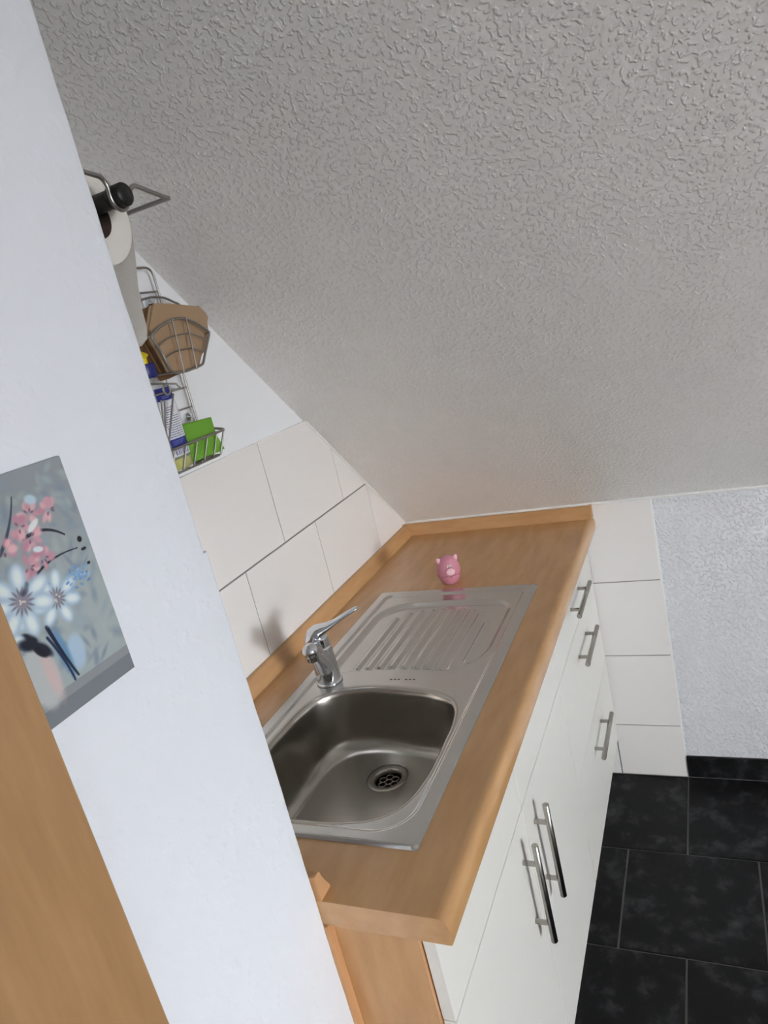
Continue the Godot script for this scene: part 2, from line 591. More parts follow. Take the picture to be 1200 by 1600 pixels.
	part("pane", boxed(Vector3(ROOM_X + 0.105, wy[0] + 0.04, wz[0] + 0.04), Vector3(ROOM_X + 0.109, wy[1] - 0.04, wz[1] - 0.04)), M.pane, win)
	var wk := structure("wall_back", "white wall behind the viewer")
	part("plaster", boxed(Vector3(-0.2, -0.1, ROOM_Z), Vector3(ROOM_X + 0.2, CEIL + 0.02, ROOM_Z + 0.2)), M.plain_white, wk)

	# open wooden door leaf against the near wall
	var d := structure("door_1", "brown wooden door leaf at the left edge in the foreground")
	part("leaf", boxed(Vector3(0.432, 0.008, 1.7222), Vector3(0.47, 1.985, 2.582), 0.0015), M.door, d)

# ---------------------------------------------------------------- worktop
func bullnose(z0: float, z1: float, x0: float, b: MB) -> void:
	var th := 0.0384
	var p := [Vector2(x0, H - th), Vector2(0.596, H - th)]
	for k in 4:
		var a := -PI / 2 + PI / 2 * k / 3.0
		p.append(Vector2(0.596 + 0.0035 * cos(a), H - th + 0.0035 + 0.0035 * sin(a)))
	for k in 9:
		var a := PI / 2 * k / 8.0
		p.append(Vector2(0.583 + 0.0165 * pow(cos(a), 0.8), H - 0.02 + 0.02 * sin(a)))
	p.append(Vector2(x0, H))
	b.smooth(3)
	var n := p.size()
	for i in n - 1:
		if i == 0 or i == n - 2: b.flat()
		else: b.smooth(3)
		b.quad(Vector3(p[i].x, p[i].y, z1), Vector3(p[i].x, p[i].y, z0), Vector3(p[i + 1].x, p[i + 1].y, z0), Vector3(p[i + 1].x, p[i + 1].y, z1))
	b.flat()
	for i in range(1, n - 1):
		b.tri(Vector3(p[0].x, p[0].y, z1), Vector3(p[i].x, p[i].y, z1), Vector3(p[i + 1].x, p[i + 1].y, z1))
		b.tri(Vector3(p[0].x, p[0].y, z0), Vector3(p[i + 1].x, p[i + 1].y, z0), Vector3(p[i].x, p[i].y, z0))

# upstand: section in (distance from the wall, height)
func upstand(a: Vector3, dir: Vector3, out: Vector3, length: float, k := 1.0) -> MB:
	var prof := [Vector2(0, 0.0), Vector2(0.0237, 0.0), Vector2(0.0232, 0.004), Vector2(0.0175, 0.015), Vector2(0.013, 0.026), Vector2(0.0115, 0.0335), Vector2(0.009, 0.0356), Vector2(0, 0.0356)]
	var b := MB.new()
	var n := prof.size()
	var ends := []
	for e in [a, a + dir * length]:
		var ring := PackedVector3Array()
		for q in prof: ring.append(e + out * q.x * k + Vector3.UP * q.y * k)
		ends.append(ring)
	var sgn := dir.cross(out).dot(Vector3.UP)
	for i in n:
		var j := (i + 1) % n
		if i in [0, 6, 7]: b.flat()
		else: b.smooth(1)
		if sgn > 0: b.quad(ends[0][i], ends[1][i], ends[1][j], ends[0][j])
		else: b.quad(ends[0][i], ends[0][j], ends[1][j], ends[1][i])
	b.flat()
	for i in range(1, n - 1):
		if sgn > 0:
			b.tri(ends[0][0], ends[0][i], ends[0][i + 1]); b.tri(ends[1][0], ends[1][i + 1], ends[1][i])
		else:
			b.tri(ends[0][0], ends[0][i + 1], ends[0][i]); b.tri(ends[1][0], ends[1][i], ends[1][i + 1])
	return b

func build_worktop() -> void:
	var w := thing("worktop", "long beech-look laminate worktop with rounded front edge running under the slope", "worktop", Vector3(0.3, H - 0.0384, 0.72))
	var b := MB.new()
	bullnose(0.002, L, 0.505, b)
	var lo := H - 0.0384
	b.flat()
	for r in [[0.0015, 0.13, 0.002, L - 0.001], [0.13, 0.505, 0.002, 0.5], [0.13, 0.505, 1.322, L]]:
		b.box(Vector3(r[0], lo, r[2]), Vector3(r[1], H, r[3]))
	part("board", b, M.beech_z, w)
	# raised strips against the walls
	var u1 := part("upstand", upstand(Vector3(0.0015, H, 0.0267), Vector3.BACK, Vector3.RIGHT, L - 0.026 - 0.0267), M.beech_z, w)
	part("end_cap", upstand(Vector3(0.0013, H, 0.0225), Vector3.BACK, Vector3.RIGHT, 0.0042, 1.1), M.edge_band, u1)
	var u2 := part("upstand", upstand(Vector3(0.0015, H, 0.0025), Vector3.RIGHT, Vector3.BACK, 0.592), M.beech_x, w)
	part("end_cap", upstand(Vector3(0.5935, H, 0.0022), Vector3.RIGHT, Vector3.BACK, 0.0042, 1.1), M.edge_band, u2)
	var u3 := part("upstand", upstand(Vector3(0.0015, H, L - 0.0005), Vector3.RIGHT, Vector3.FORWARD, 0.4235), M.beech_x, w)
	part("end_cap", upstand(Vector3(0.425, H, L - 0.0003), Vector3.RIGHT, Vector3.FORWARD, 0.003, 1.05), M.edge_band, u3)

# ---------------------------------------------------------------- cabinets
func handle(center: Vector3, along: Vector3, parent: Node) -> void:
	var h := Node3D.new()
	h.name = "handle"
	h.set_meta("label", "brushed steel bar handle")
	var b := MB.new()
	var half := 0.104
	var r := 0.0062
	var bar := center + Vector3.RIGHT * 0.0275
	var ends := PackedVector3Array()
	var rad := []
	for q in [[-1.0, 0.84], [-0.994, 1.0], [0.994, 1.0], [1.0, 0.84]]:
		ends.append(bar + along * half * q[0]); rad.append(r * q[1])
	b.tube(ends, rad, 18)
	for s in [-1.0, 1.0]:
		var p: Vector3 = center + along * 0.064 * s
		b.tube(PackedVector3Array([p + Vector3.RIGHT * 0.0002, p + Vector3.RIGHT * 0.0275]), 0.0047, 14)
	h.free()
	var o := part("handle", b, M.satin, parent)
	o.set_meta("label", "brushed steel bar handle")

func front(called: String, y0: float, y1: float, z0: float, z1: float, parent: Node) -> MeshInstance3D:
	return part(called, boxed(Vector3(FRONT - 0.018, y0 + 0.0013, z0 + 0.0013), Vector3(FRONT, y1 - 0.0013, z1 - 0.0013), 0.0007), M.front, parent)

func carcass(z0: float, z1: float, wooden_side: bool, parent: Node) -> void:
	var b := MB.new()
	var x0 := 0.03
	var x1 := FRONT - 0.021
	var top := H - 0.039
	b.box(Vector3(x0, 0.12, z0), Vector3(x1, top, z0 + 0.016))
	if not wooden_side: b.box(Vector3(x0, 0.12, z1 - 0.016), Vector3(x1, top, z1))
	b.box(Vector3(x0, 0.12, z0 + 0.016), Vector3(x1, 0.136, z1 - 0.016))
	b.box(Vector3(x0, 0.136, z0 + 0.016), Vector3(x0 + 0.006, top, z1 - 0.016))
	b.box(Vector3(x1 - 0.04, top - 0.016, z0 + 0.016), Vector3(x1, top, z1 - 0.016))
	part("carcass", b, M.front_edge, parent)

func build_cabinets() -> void:
	var yb := 0.1495
	var yt := H - 0.042
	var zg := 0.6101
	var zd := 1.0224
	var ze := 1.4265
	var dc := thing("drawer_cabinet", "white base cabinet with three drawers at the far end by the knee wall", "cabinet", Vector3(0.3, 0, 0.31))
	carcass(0.012, zg - 0.0035, false, dc)
	part("plinth", boxed(Vector3(0.505, 0.002, 0.004), Vector3(0.525, 0.118, zg - 0.0005), 0.001), M.front_edge, dc)
	for r in [[0.7078, yt, 0.777], [0.4312, 0.7078, 0.642], [yb, 0.4312, 0.364]]:
		var f := front("drawer", r[0], r[1], 0.01, zg - 0.0007, dc)
		handle(Vector3(FRONT, r[2], 0.306), Vector3.BACK, f)
	var sc := thing("sink_cabinet", "white two-door base cabinet with steel bar handles below the sink", "cabinet", Vector3(0.3, 0, 1.02))
	carcass(zg + 0.0035, 1.4, true, sc)
	part("plinth", boxed(Vector3(0.505, 0.002, zg + 0.0005), Vector3(0.525, 0.118, 1.4), 0.001), M.front_edge, sc)
	for r in [[zg + 0.0007, zd, 0.971], [zd, ze, 1.0735]]:
		var f := front("door", yb, 0.7098, r[0], r[1], sc)
		handle(Vector3(FRONT, 0.5735, r[2]), Vector3.UP, f)
		front("false_drawer_front", 0.7098, yt, r[0], r[1], sc)
	var side := part("side_panel", boxed(Vector3(0.03, 0.0, 1.405), Vector3(FRONT - 0.0225, H - 0.039, 1.4297)), M.beech_y, sc)
	side.set_meta("label", "beech-look cabinet side panel")
	var eb := part("edge_band", boxed(Vector3(FRONT - 0.0225, 0.0, 1.405), Vector3(FRONT - 0.0203, H - 0.039, 1.4297)), M.edge_band, side)
	eb.set_meta("label", "orange beech edge strip")
	var fs := part("filler_strip", boxed(Vector3(0.4195, 0.0, 1.4295), Vector3(0.4265, H - 0.0395, 1.4445), 0.001), M.edge_band, self)
	tag(fs, "narrow upright orange beech strip closing the gap between wall and cabinet side", "trim strip")

# ---------------------------------------------------------------- sink
const SX0 := 0.1083
const SX1 := 0.5253
const SZ0 := 0.478
const SZ1 := 1.341

func rrect(x: float, z: float, x0: float, x1: float, z0: float, z1: float, rf: float, rn: float) -> float:
	# signed distance to a rounded rectangle, positive inside
	var r := rf if z < (z0 + z1) * 0.5 else rn
	var qx := absf(x - (x0 + x1) * 0.5) - (x1 - x0) * 0.5 + r
	var qz := absf(z - (z0 + z1) * 0.5) - (z1 - z0) * 0.5 + r
	return r - Vector2(maxf(qx, 0), maxf(qz, 0)).length() - minf(maxf(qx, qz), 0)

func bowl_r(a: float) -> float:
	# outline as traced: angle in degrees from +x towards the viewer, radius in millimetres
	var t := [[9, 169.8], [26, 183.3], [37, 197.0], [46, 205.5], [56, 205.5], [67, 196.5], [85, 187.5], [95, 187.8], [113, 196.0], [124, 205.0], [134, 206.0], [143, 198.0], [155, 183.0], [171, 170.5], [184, 170.0], [196, 175.0], [213, 194.0], [224, 206.5], [234, 209.0], [246, 201.0], [264, 188.8], [283, 186.0], [302, 195.5], [314, 199.5], [323, 194.0], [333, 182.5], [351, 168.5]]
	var d := fposmod(rad_to_deg(a), 360.0)
	if d < 9: d += 360.0
	var n := t.size()
	for i in n:
		var d1: float = t[(i + 1) % n][0] + (360.0 if i == n - 1 else 0.0)
		if d <= d1:
			return cubic_interpolate(t[i][1], t[(i + 1) % n][1], t[(i + n - 1) % n][1], t[(i + 2) % n][1], (d - t[i][0]) / (d1 - t[i][0])) * 0.001
	return 0.17

func tray_edge(x: float, z: float) -> float:
	# signed distance (roughly) to the outline of the drainer, positive inside: four different corners, bowed near side
	var x0 := 0.148
	var x1 := 0.488
	var z0 := 0.546
	var z1 := 0.889
	var r := 0.0
	if z < 0.7: r = 0.085 if x < 0.318 else 0.06
	else: r = 0.05 if x < 0.318 else 0.12
	var qx := absf(x - (x0 + x1) * 0.5) - (x1 - x0) * 0.5 + r
	var qz := absf(z - (z0 + z1) * 0.5) - (z1 - z0) * 0.5 + r
	var d := r - Vector2(maxf(qx, 0), maxf(qz, 0)).length() - minf(maxf(qx, qz), 0)
	var u := clampf((x - 0.318) / 0.165, -1.0, 1.0)
	return minf(d, 0.87 + 0.018 * u * u - z)

func deck_h(x: float, z: float) -> float:
	var e := rrect(x, z, SX0, SX1, SZ0, SZ1, 0.012, 0.012)
	var h := 0.005 * sqrt(clampf(1.0 - pow(1.0 - clampf(e / 0.0055, 0, 1), 2.0), 0, 1))
	var d := rrect(x, z, 0.1315, 0.503, 0.5, 1.321, 0.022, 0.065)
	h -= 0.004 * smoothstep(0.0, 0.009, d)
	var t := tray_edge(x, z)
	if t > -0.012:
		h += 0.0012 * smoothstep(-0.012, 0.0, t) * (1.0 - smoothstep(0.0, 0.004, t))
		h -= 0.0072 * smoothstep(0.0, 0.015, t)
		if t > 0.018:
			for i in 10:
				var xi := 0.2055 + 0.0266 * i
				var zf: float = [0.625, 0.6, 0.59, 0.587, 0.586, 0.587, 0.59, 0.597, 0.612, 0.66][i]
				var zn: float = [0.852, 0.86, 0.858, 0.853, 0.85, 0.85, 0.852, 0.853, 0.85, 0.825][i]
				var dz := maxf(maxf(zf - z, z - zn), 0.0)
				var rr := Vector2(x - xi, dz).length()
				h += 0.0046 * (1.0 - smoothstep(0.004, 0.0092, rr))
	return h

func build_sink() -> void:
	var s := thing("sink", "stainless steel inset sink with one bowl and ribbed drainer let into the worktop", "sink", Vector3(0.3168, H, 0.9095))
	var c := Vector2(0.322, 1.12)
	# deck: pressed sheet as a fine grid
	var nx := 210
	var nz := 350
	var v := PackedVector3Array()
	v.resize((nx + 1) * (nz + 1))
	var keep := PackedByteArray()
	keep.resize(v.size())
	for j in nz + 1:
		var z := lerpf(SZ0, SZ1, float(j) / nz)
		for i in nx + 1:
			var x := lerpf(SX0, SX1, float(i) / nx)
			var y := H + 0.0004 + deck_h(x, z)
			var q := Vector2(x, z) - c
			var k := q.length() - bowl_r(q.angle()) if q.length() < 0.225 and absf(q.x) < 0.2 and absf(q.y) < 0.23 else 1.0
			if k < 0.0035: y -= (0.0035 - k) * 1.3
			keep[j * (nx + 1) + i] = 0 if k < -0.003 else 1
			v[j * (nx + 1) + i] = Vector3(x, y, z) - s.position
	var nrm := PackedVector3Array()
	nrm.resize(v.size())
	for j in nz + 1:
		for i in nx + 1:
			var a := v[j * (nx + 1) + maxi(i - 1, 0)]
			var b := v[j * (nx + 1) + mini(i + 1, nx)]
			var d := v[maxi(j - 1, 0) * (nx + 1) + i]
			var e := v[mini(j + 1, nz) * (nx + 1) + i]
			nrm[j * (nx + 1) + i] = (e - d).cross(b - a).normalized()
	var idx := PackedInt32Array()
	for j in nz:
		for i in nx:
			var a := j * (nx + 1) + i
			var b := a + nx + 1
			if keep[a] + keep[a + 1] + keep[b] + keep[b + 1] < 4: continue
			idx.append_array(PackedInt32Array([a, a + 1, b, a + 1, b + 1, b]))
	var arr := []
	arr.resize(Mesh.ARRAY_MAX)
	arr[Mesh.ARRAY_VERTEX] = v
	arr[Mesh.ARRAY_NORMAL] = nrm
	arr[Mesh.ARRAY_INDEX] = idx
	var am := ArrayMesh.new()
	am.add_surface_from_arrays(Mesh.PRIMITIVE_TRIANGLES, arr)
	put("drainer_deck", am, M.steel, s)
	# bowl
	var drain := Vector2(0.319, 1.031)
	var prof := [[-0.0075, -0.0004], [-0.0055, 0.0009], [-0.0035, 0.00115], [-0.0015, 0.0011], [0.001, 0.0006], [0.0035, -0.0012], [0.0056, -0.0045], [0.0072, -0.011], [0.0088, -0.025], [0.0105, -0.055], [0.0122, -0.088], [0.014, -0.102], [0.0175, -0.1135], [0.0235, -0.1235], [0.031, -0.1285], [0.039, -0.1305]]
	var segs := 128
	var rings := []
	for p in prof:
		var ring := PackedVector3Array()
		for k in segs:
			var a := TAU * k / segs
			var r: float = bowl_r(a) - p[0]
			if p[0] > 0.02: r = lerpf(r, pow(pow(absf(cos(a)) / (0.167 - p[0]), 2.8) + pow(absf(sin(a)) / (0.188 - p[0]), 2.8), -1.0 / 2.8), 0.4)
			ring.append(Vector3(c.x + cos(a) * r, H + 0.0004 + p[1], c.y + sin(a) * r))
		rings.append(ring)
	var last: PackedVector3Array = rings[-1]
	for t in [0.3, 0.6, 0.85, 1.0]:
		var ring := PackedVector3Array()
		for k in segs:
			var off := Vector2(last[k].x, last[k].z) - drain
			var goal := drain + off.normalized() * 0.0405
			var q := Vector2(last[k].x, last[k].z).lerp(goal, t)
			ring.append(Vector3(q.x, lerpf(last[k].y, H - 0.1355, t), q.y))
		rings.append(ring)
	var bb := MB.new()
	bb.smooth(1)
	for i in rings.size() - 1:
		for k in segs:
			var j := (k + 1) % segs
			bb.quad(rings[i][k], rings[i][j], rings[i + 1][j], rings[i + 1][k])
	var bowl := part("bowl", bb, M.bowl, s)
	# waste
	var at := Transform3D(Basis(), Vector3(drain.x, H - 0.1355, drain.y))
	var fb := MB.new()
	fb.lathe(PackedVector2Array([Vector2(0.0245, -0.016), Vector2(0.025, -0.005), Vector2(0.0265, -0.0014), Vector2(0.029, -0.0002), Vector2(0.0392, 0.0004), Vector2(0.0399, -0.0002), Vector2(0.0402, -0.003)]), 40, at)
	part("drain_flange", fb, M.bowl, bowl)
	var sb := MB.new()
	for k in 7:
		var a := TAU * k / 6.0 + 0.3
		var o := Vector3.ZERO if k == 6 else Vector3(cos(a), 0, sin(a)) * 0.0138
		var ring := []
		for q in 14: ring.append(at * (o + Vector3(cos(TAU * q / 14), -0.8, sin(TAU * q / 14)) * Vector3(0.0068, 0.012, 0.0068)))
		sb.tube(PackedVector3Array(ring), 0.0013, 6, true)
	part("strainer", sb, M.satin, bowl)
	var db := MB.new()
	db.lathe(PackedVector2Array([Vector2(0.0, -0.03), Vector2(0.0245, -0.03), Vector2(0.0245, -0.014)]), 30, at)
	part("drain_pipe", db, M.dark, bowl)
	# overflow slots
	for k in 6:
		var x := 0.3095 + 0.0085 * k + (0.0075 if k > 2 else 0.0)
		var z := 0.9068
		var ob := MB.new()
		ob.ball(Vector3(x, H + 0.0004 + deck_h(x, z) - 0.0002, z), Vector3(0.0031, 0.0005, 0.0019), 14, 6)
		part("overflow_slot", ob, M.dark, s)

func build_faucet() -> void:
	var base := Vector3(0.172, H + 0.0022, 0.914)
	var f := thing("faucet", "chrome single-lever mixer tap standing behind the sink bowl", "tap", base)
	var at := Transform3D(Basis(), base)
	var rb := MB.new()
	rb.lathe(PackedVector2Array([Vector2(0.0, 0.0), Vector2(0.0275, 0.0), Vector2(0.0275, 0.003), Vector2(0.0258, 0.0052), Vector2(0.024, 0.0055)]), 40, at, Vector3.ONE, [1])
	part("base_ring", rb, M.chrome, f)
	var bb := MB.new()
	bb.lathe(PackedVector2Array([Vector2(0.0248, 0.004), Vector2(0.0248, 0.02), Vector2(0.0243, 0.045), Vector2(0.0232, 0.065), Vector2(0.0222, 0.078), Vector2(0.0205, 0.080), Vector2(0.0205, 0.0825), Vector2(0.0212, 0.084), Vector2(0.0205, 0.1), Vector2(0.019, 0.103), Vector2(0.0, 0.104)]), 40, at, Vector3.ONE, [4, 6, 8])
	part("body", bb, M.chrome, f)
	var dir := Vector3(0.36, 0, 0.93).normalized()
	var sp := MB.new()
	var path := curve([base + Vector3(0, 0.03, 0) + dir * 0.004, base + Vector3(0, 0.055, 0) + dir * 0.02, base + Vector3(0, 0.082, 0) + dir * 0.044, base + Vector3(0, 0.1045, 0) + dir * 0.07, base + Vector3(0, 0.114, 0) + dir * 0.088], 6)
	var rad := []
	for i in path.size(): rad.append(lerpf(0.0205, 0.0158, pow(float(i) / (path.size() - 1), 0.7)))
	sp.tube(path, rad, 28)
	var tip := path[path.size() - 1]
	sp.ball(tip, Vector3.ONE * 0.0163, 24, 14)
	var spo := part("spout", sp, M.chrome, f)
	var ab := MB.new()
	ab.lathe(PackedVector2Array([Vector2(0.0, -0.021), Vector2(0.0095, -0.021), Vector2(0.0112, -0.0195), Vector2(0.0118, -0.008)]), 28, Transform3D(Basis(), tip), Vector3.ONE, [1])
	part("aerator", ab, M.satin, spo)
	# lever: a domed cap that runs out into a slim handle
	var ld := Vector3(0.9, 0, -0.43).normalized()
	var side := Vector3.UP.cross(ld).normalized()
	var lb := MB.new()
	# stations: along, height, half width, half height
	var stn := [[-0.027, 0.094, 0.004, 0.004], [-0.026, 0.098, 0.013, 0.0085], [-0.018, 0.105, 0.0205, 0.0135], [-0.004, 0.1105, 0.0225, 0.0155], [0.010, 0.114, 0.0205, 0.0125], [0.024, 0.1185, 0.0155, 0.008], [0.042, 0.1255, 0.0115, 0.0052], [0.064, 0.1345, 0.0093, 0.0042], [0.084, 0.1415, 0.0085, 0.0038], [0.091, 0.1435, 0.0075, 0.0034], [0.0945, 0.1442, 0.004, 0.002]]
	var prev := PackedVector3Array()
	lb.smooth(1)
	for k in stn.size():
		var q: Array = stn[k]
		var ring := PackedVector3Array()
		for m in 24:
			var a := TAU * m / 24
			var ca := signf(cos(a)) * pow(absf(cos(a)), 0.85)
			var sa := signf(sin(a)) * pow(absf(sin(a)), 0.85)
			ring.append(base + ld * q[0] + Vector3.UP * (q[1] + q[3] * sa) + side * q[2] * ca)
		if k > 0:
			for m in 24:
				var j := (m + 1) % 24
				lb.quad(prev[m], ring[m], ring[j], prev[j])
		if k == 0:
			for m in range(1, 23): lb.tri(ring[0], ring[m], ring[m + 1])
		if k == stn.size() - 1:
			for m in range(1, 23): lb.tri(ring[0], ring[m + 1], ring[m])
		prev = ring
	part("lever", lb, M.chrome, f)

# ---------------------------------------------------------------- picture
func dab(im: Image, u: float, v: float, ru: float, rv: float, turn: float, c: Color, soft := 0.35) -> void:
	# one soft elliptical brush mark, in fractions of the picture's width
	var w := im.get_width()
	var h := im.get_height()
	var x := u * w
	var y := v * h
	var a := ru * w
	var b := rv * w
	var m := int(ceil(maxf(a, b))) + 1
	var ct := cos(turn)
	var sn := sin(turn)
	for py in range(maxi(int(y) - m, 0), mini(int(y) + m + 1, h)):
		for px in range(maxi(int(x) - m, 0), mini(int(x) + m + 1, w)):
			var dx := px - x
			var dy := py - y
			var e := sqrt(pow((dx * ct + dy * sn) / a, 2.0) + pow((-dx * sn + dy * ct) / b, 2.0))
			if e < 1.0:
				var k := c.a * (1.0 - smoothstep(1.0 - soft, 1.0, e))
				im.set_pixel(px, py, im.get_pixel(px, py).lerp(Color(c.r, c.g, c.b), k))

func stroke(im: Image, p: Array, r0: float, r1: float, c: Color) -> void:
	for i in 90:
		var t := i / 89.0
		var q: Vector2 = p[0].lerp(p[1], t).lerp(p[1].lerp(p[2], t), t)
		dab(im, q.x, q.y, lerpf(r0, r1, t), lerpf(r0, r1, t), 0.0, c, 0.5)

func build_picture() -> void:
	var rng := RandomNumberGenerator.new()
	rng.seed = 5
	var w := 300
	var h := 402
	var im := Image.create(w, h, false, Image.FORMAT_RGB8)
	for y in h:
		var t := float(y) / h
		for x in w:
			var c := Color(0.56, 0.585, 0.6).lerp(Color(0.64, 0.68, 0.68), smoothstep(0.0, 0.7, t))
			if t > 0.885: c = Color(0.55, 0.57, 0.585)
			if t > 0.925: c = Color(0.47, 0.49, 0.51)
			im.set_pixel(x, y, c)
	for i in 260:
		dab(im, rng.randf(), rng.randf() * 0.86, rng.randf_range(0.03, 0.11), rng.randf_range(0.015, 0.05), rng.randf() * PI, Color(0.6, 0.66, 0.68).lerp(Color(0.5, 0.55, 0.6), rng.randf()), 0.9) if i % 2 == 0 else dab(im, rng.randf(), rng.randf() * 0.86, 0.06, 0.03, rng.randf() * PI, Color(0.66, 0.7, 0.69, 0.5), 0.9)
	# vase, stems
	dab(im, 0.42, 0.79, 0.11, 0.22, 0.0, Color(0.72, 0.74, 0.74), 0.3)
	dab(im, 0.47, 0.8, 0.055, 0.22, -0.06, Color(0.8, 0.72, 0.71), 0.7)
	dab(im, 0.66, 0.78, 0.075, 0.13, 0.15, Color(0.66, 0.75, 0.82), 0.4)
	dab(im, 0.58, 0.75, 0.05, 0.2, -0.1, Color(0.4, 0.56, 0.7), 0.6)
	stroke(im, [Vector2(0.54, 0.62), Vector2(0.57, 0.75), Vector2(0.62, 0.87)], 0.014, 0.008, Color(0.07, 0.12, 0.22))
	stroke(im, [Vector2(0.52, 0.66), Vector2(0.58, 0.78), Vector2(0.59, 0.88)], 0.01, 0.008, Color(0.1, 0.16, 0.28))
	# dark leaves
	for q in [[0.4, 0.63, 0.08, 0.05, 0.5], [0.46, 0.69, 0.07, 0.035, 1.0], [0.3, 0.58, 0.07, 0.04, 0.2], [0.58, 0.46, 0.09, 0.016, 0.15], [0.5, 0.44, 0.05, 0.03, 2.4], [0.26, 0.42, 0.06, 0.03, 1.2]]:
		dab(im, q[0], q[1], q[2], q[3], q[4], Color(0.06, 0.07, 0.12), 0.35)
	stroke(im, [Vector2(0.54, 0.44), Vector2(0.66, 0.36), Vector2(0.9, 0.385)], 0.012, 0.004, Color(0.09, 0.1, 0.16))
	stroke(im, [Vector2(0.6, 0.26), Vector2(0.74, 0.23), Vector2(0.85, 0.31)], 0.013, 0.006, Color(0.12, 0.14, 0.2))
	stroke(im, [Vector2(0.44, 0.28), Vector2(0.56, 0.2), Vector2(0.62, 0.09)], 0.013, 0.005, Color(0.24, 0.29, 0.35))
	for q in [[0.935, 0.355, 0.018, 0.02], [0.94, 0.4, 0.022, 0.01], [0.94, 0.465, 0.014, 0.01]]:
		dab(im, q[0], q[1], q[2], q[3], 0.0, Color(0.05, 0.05, 0.08), 0.3)
	# pink blossoms
	for q in [[0.68, 0.175], [0.81, 0.19], [0.5, 0.1], [0.47, 0.27], [0.64, 0.265], [0.67, 0.36], [0.57, 0.37], [0.35, 0.2], [0.6, 0.21]]:
		for k in 9:
			var a := rng.randf() * TAU
			dab(im, q[0] + cos(a) * 0.05, q[1] + sin(a) * 0.03, rng.randf_range(0.03, 0.055), rng.randf_range(0.02, 0.036), a, Color(0.72, 0.52, 0.58).lerp(Color(0.87, 0.7, 0.71), rng.randf()), 0.7)
		for k in 3:
			var a := rng.randf() * TAU
			dab(im, q[0] + cos(a) * 0.025, q[1] + sin(a) * 0.016, 0.018, 0.01, a, Color(0.42, 0.32, 0.4, 0.8), 0.8)
	dab(im, 0.72, 0.125, 0.05, 0.035, 0.4, Color(0.72, 0.8, 0.84), 0.5)
	dab(im, 0.68, 0.225, 0.06, 0.022, 2.6, Color(0.85, 0.87, 0.86), 0.4)
	dab(im, 0.66, 0.32, 0.04, 0.02, 0.3, Color(0.82, 0.86, 0.87), 0.4)
	# white lilies
	for q in [[0.32, 0.55, 0.15], [0.66, 0.535, 0.16], [0.46, 0.48, 0.2]]:
		for k in 7:
			var a: float = TAU * k / 7 + q[0] * 9.0 + rng.randf_range(-0.15, 0.15)
			dab(im, q[0] + cos(a) * q[2] * 0.62, q[1] + sin(a) * q[2] * 0.46, q[2] * 0.5, q[2] * 0.33, a, Color(0.66, 0.75, 0.82), 0.5)
			dab(im, q[0] + cos(a) * q[2] * 0.64, q[1] + sin(a) * q[2] * 0.48, q[2] * 0.42, q[2] * 0.22, a, Color(0.86, 0.895, 0.89), 0.75)
		for k in 14:
			var a: float = TAU * k / 14 + 0.2
			dab(im, q[0] + cos(a) * q[2] * 0.26, q[1] + sin(a) * q[2] * 0.2, q[2] * 0.2, q[2] * 0.05, a, Color(0.4, 0.36, 0.44, 0.8), 0.9)
		dab(im, q[0], q[1], q[2] * 0.34, q[2] * 0.28, 0.0, Color(0.52, 0.48, 0.54), 0.95)
		for k in 5: dab(im, q[0] + rng.randf_range(-0.02, 0.02), q[1] + rng.randf_range(-0.015, 0.015), 0.008, 0.008, 0.0, Color(0.8, 0.78, 0.72), 0.4)
	for q in [[0.4, 0.645, 0.09, 0.045, 0.5], [0.49, 0.7, 0.075, 0.03, 1.1], [0.27, 0.62, 0.07, 0.04, 0.2]]:
		dab(im, q[0], q[1], q[2], q[3], q[4], Color(0.08, 0.1, 0.16), 0.7)
	# blue sprigs
	for k in 40:
		var a := rng.randf() * TAU
		dab(im, 0.83 + cos(a) * 0.11 * rng.randf(), 0.5 + sin(a) * 0.055 * rng.randf(), 0.02, 0.009, rng.randf() * PI, Color(0.35, 0.52, 0.72).lerp(Color(0.6, 0.74, 0.86), rng.randf()), 0.5)
	var pm := mat(Color.WHITE, 0.55)
	pm.albedo_texture = ImageTexture.create_from_image(im)
	var y0 := 1.3272
	var y1 := 1.5346
	var z0 := 1.5945
	var z1 := 1.7495
	var x := NEAR_X + 0.0065
	var p := thing("flower_picture", "small unframed picture of pink and white flowers in a vase on the white wall", "picture", Vector3(NEAR_X, y0, (z0 + z1) / 2))
	part("backing", boxed(Vector3(NEAR_X + 0.0008, y0, z0), Vector3(x, y1, z1), 0.0008), M.canvas, p)
	var b := MB.new()
	b.flat()
	b.quad_uv(Vector3(x + 0.0003, y0 + 0.0004, z1 - 0.0004), Vector3(x + 0.0003, y0 + 0.0004, z0 + 0.0004), Vector3(x + 0.0003, y1 - 0.0004, z0 + 0.0004), Vector3(x + 0.0003, y1 - 0.0004, z1 - 0.0004))
	part("print", b, pm, p)

# ---------------------------------------------------------------- wire rack on the tiled wall
func on_x(x: float, yz: Array) -> Array:
	return yz.map(func(q): return Vector3(x, q[0], q[1]))

func screw(p: Vector3, parent: Node) -> void:
	var b := MB.new()
	b.lathe(PackedVector2Array([Vector2(0.0, 0.012), Vector2(0.0025, 0.0118), Vector2(0.0028, 0.0105), Vector2(0.0075, 0.0085), Vector2(0.0092, 0.005), Vector2(0.0095, 0.0)]), 20, Transform3D(Basis(Vector3.FORWARD, PI / 2), p))
	part("screw_cap", b, M.chrome, parent)

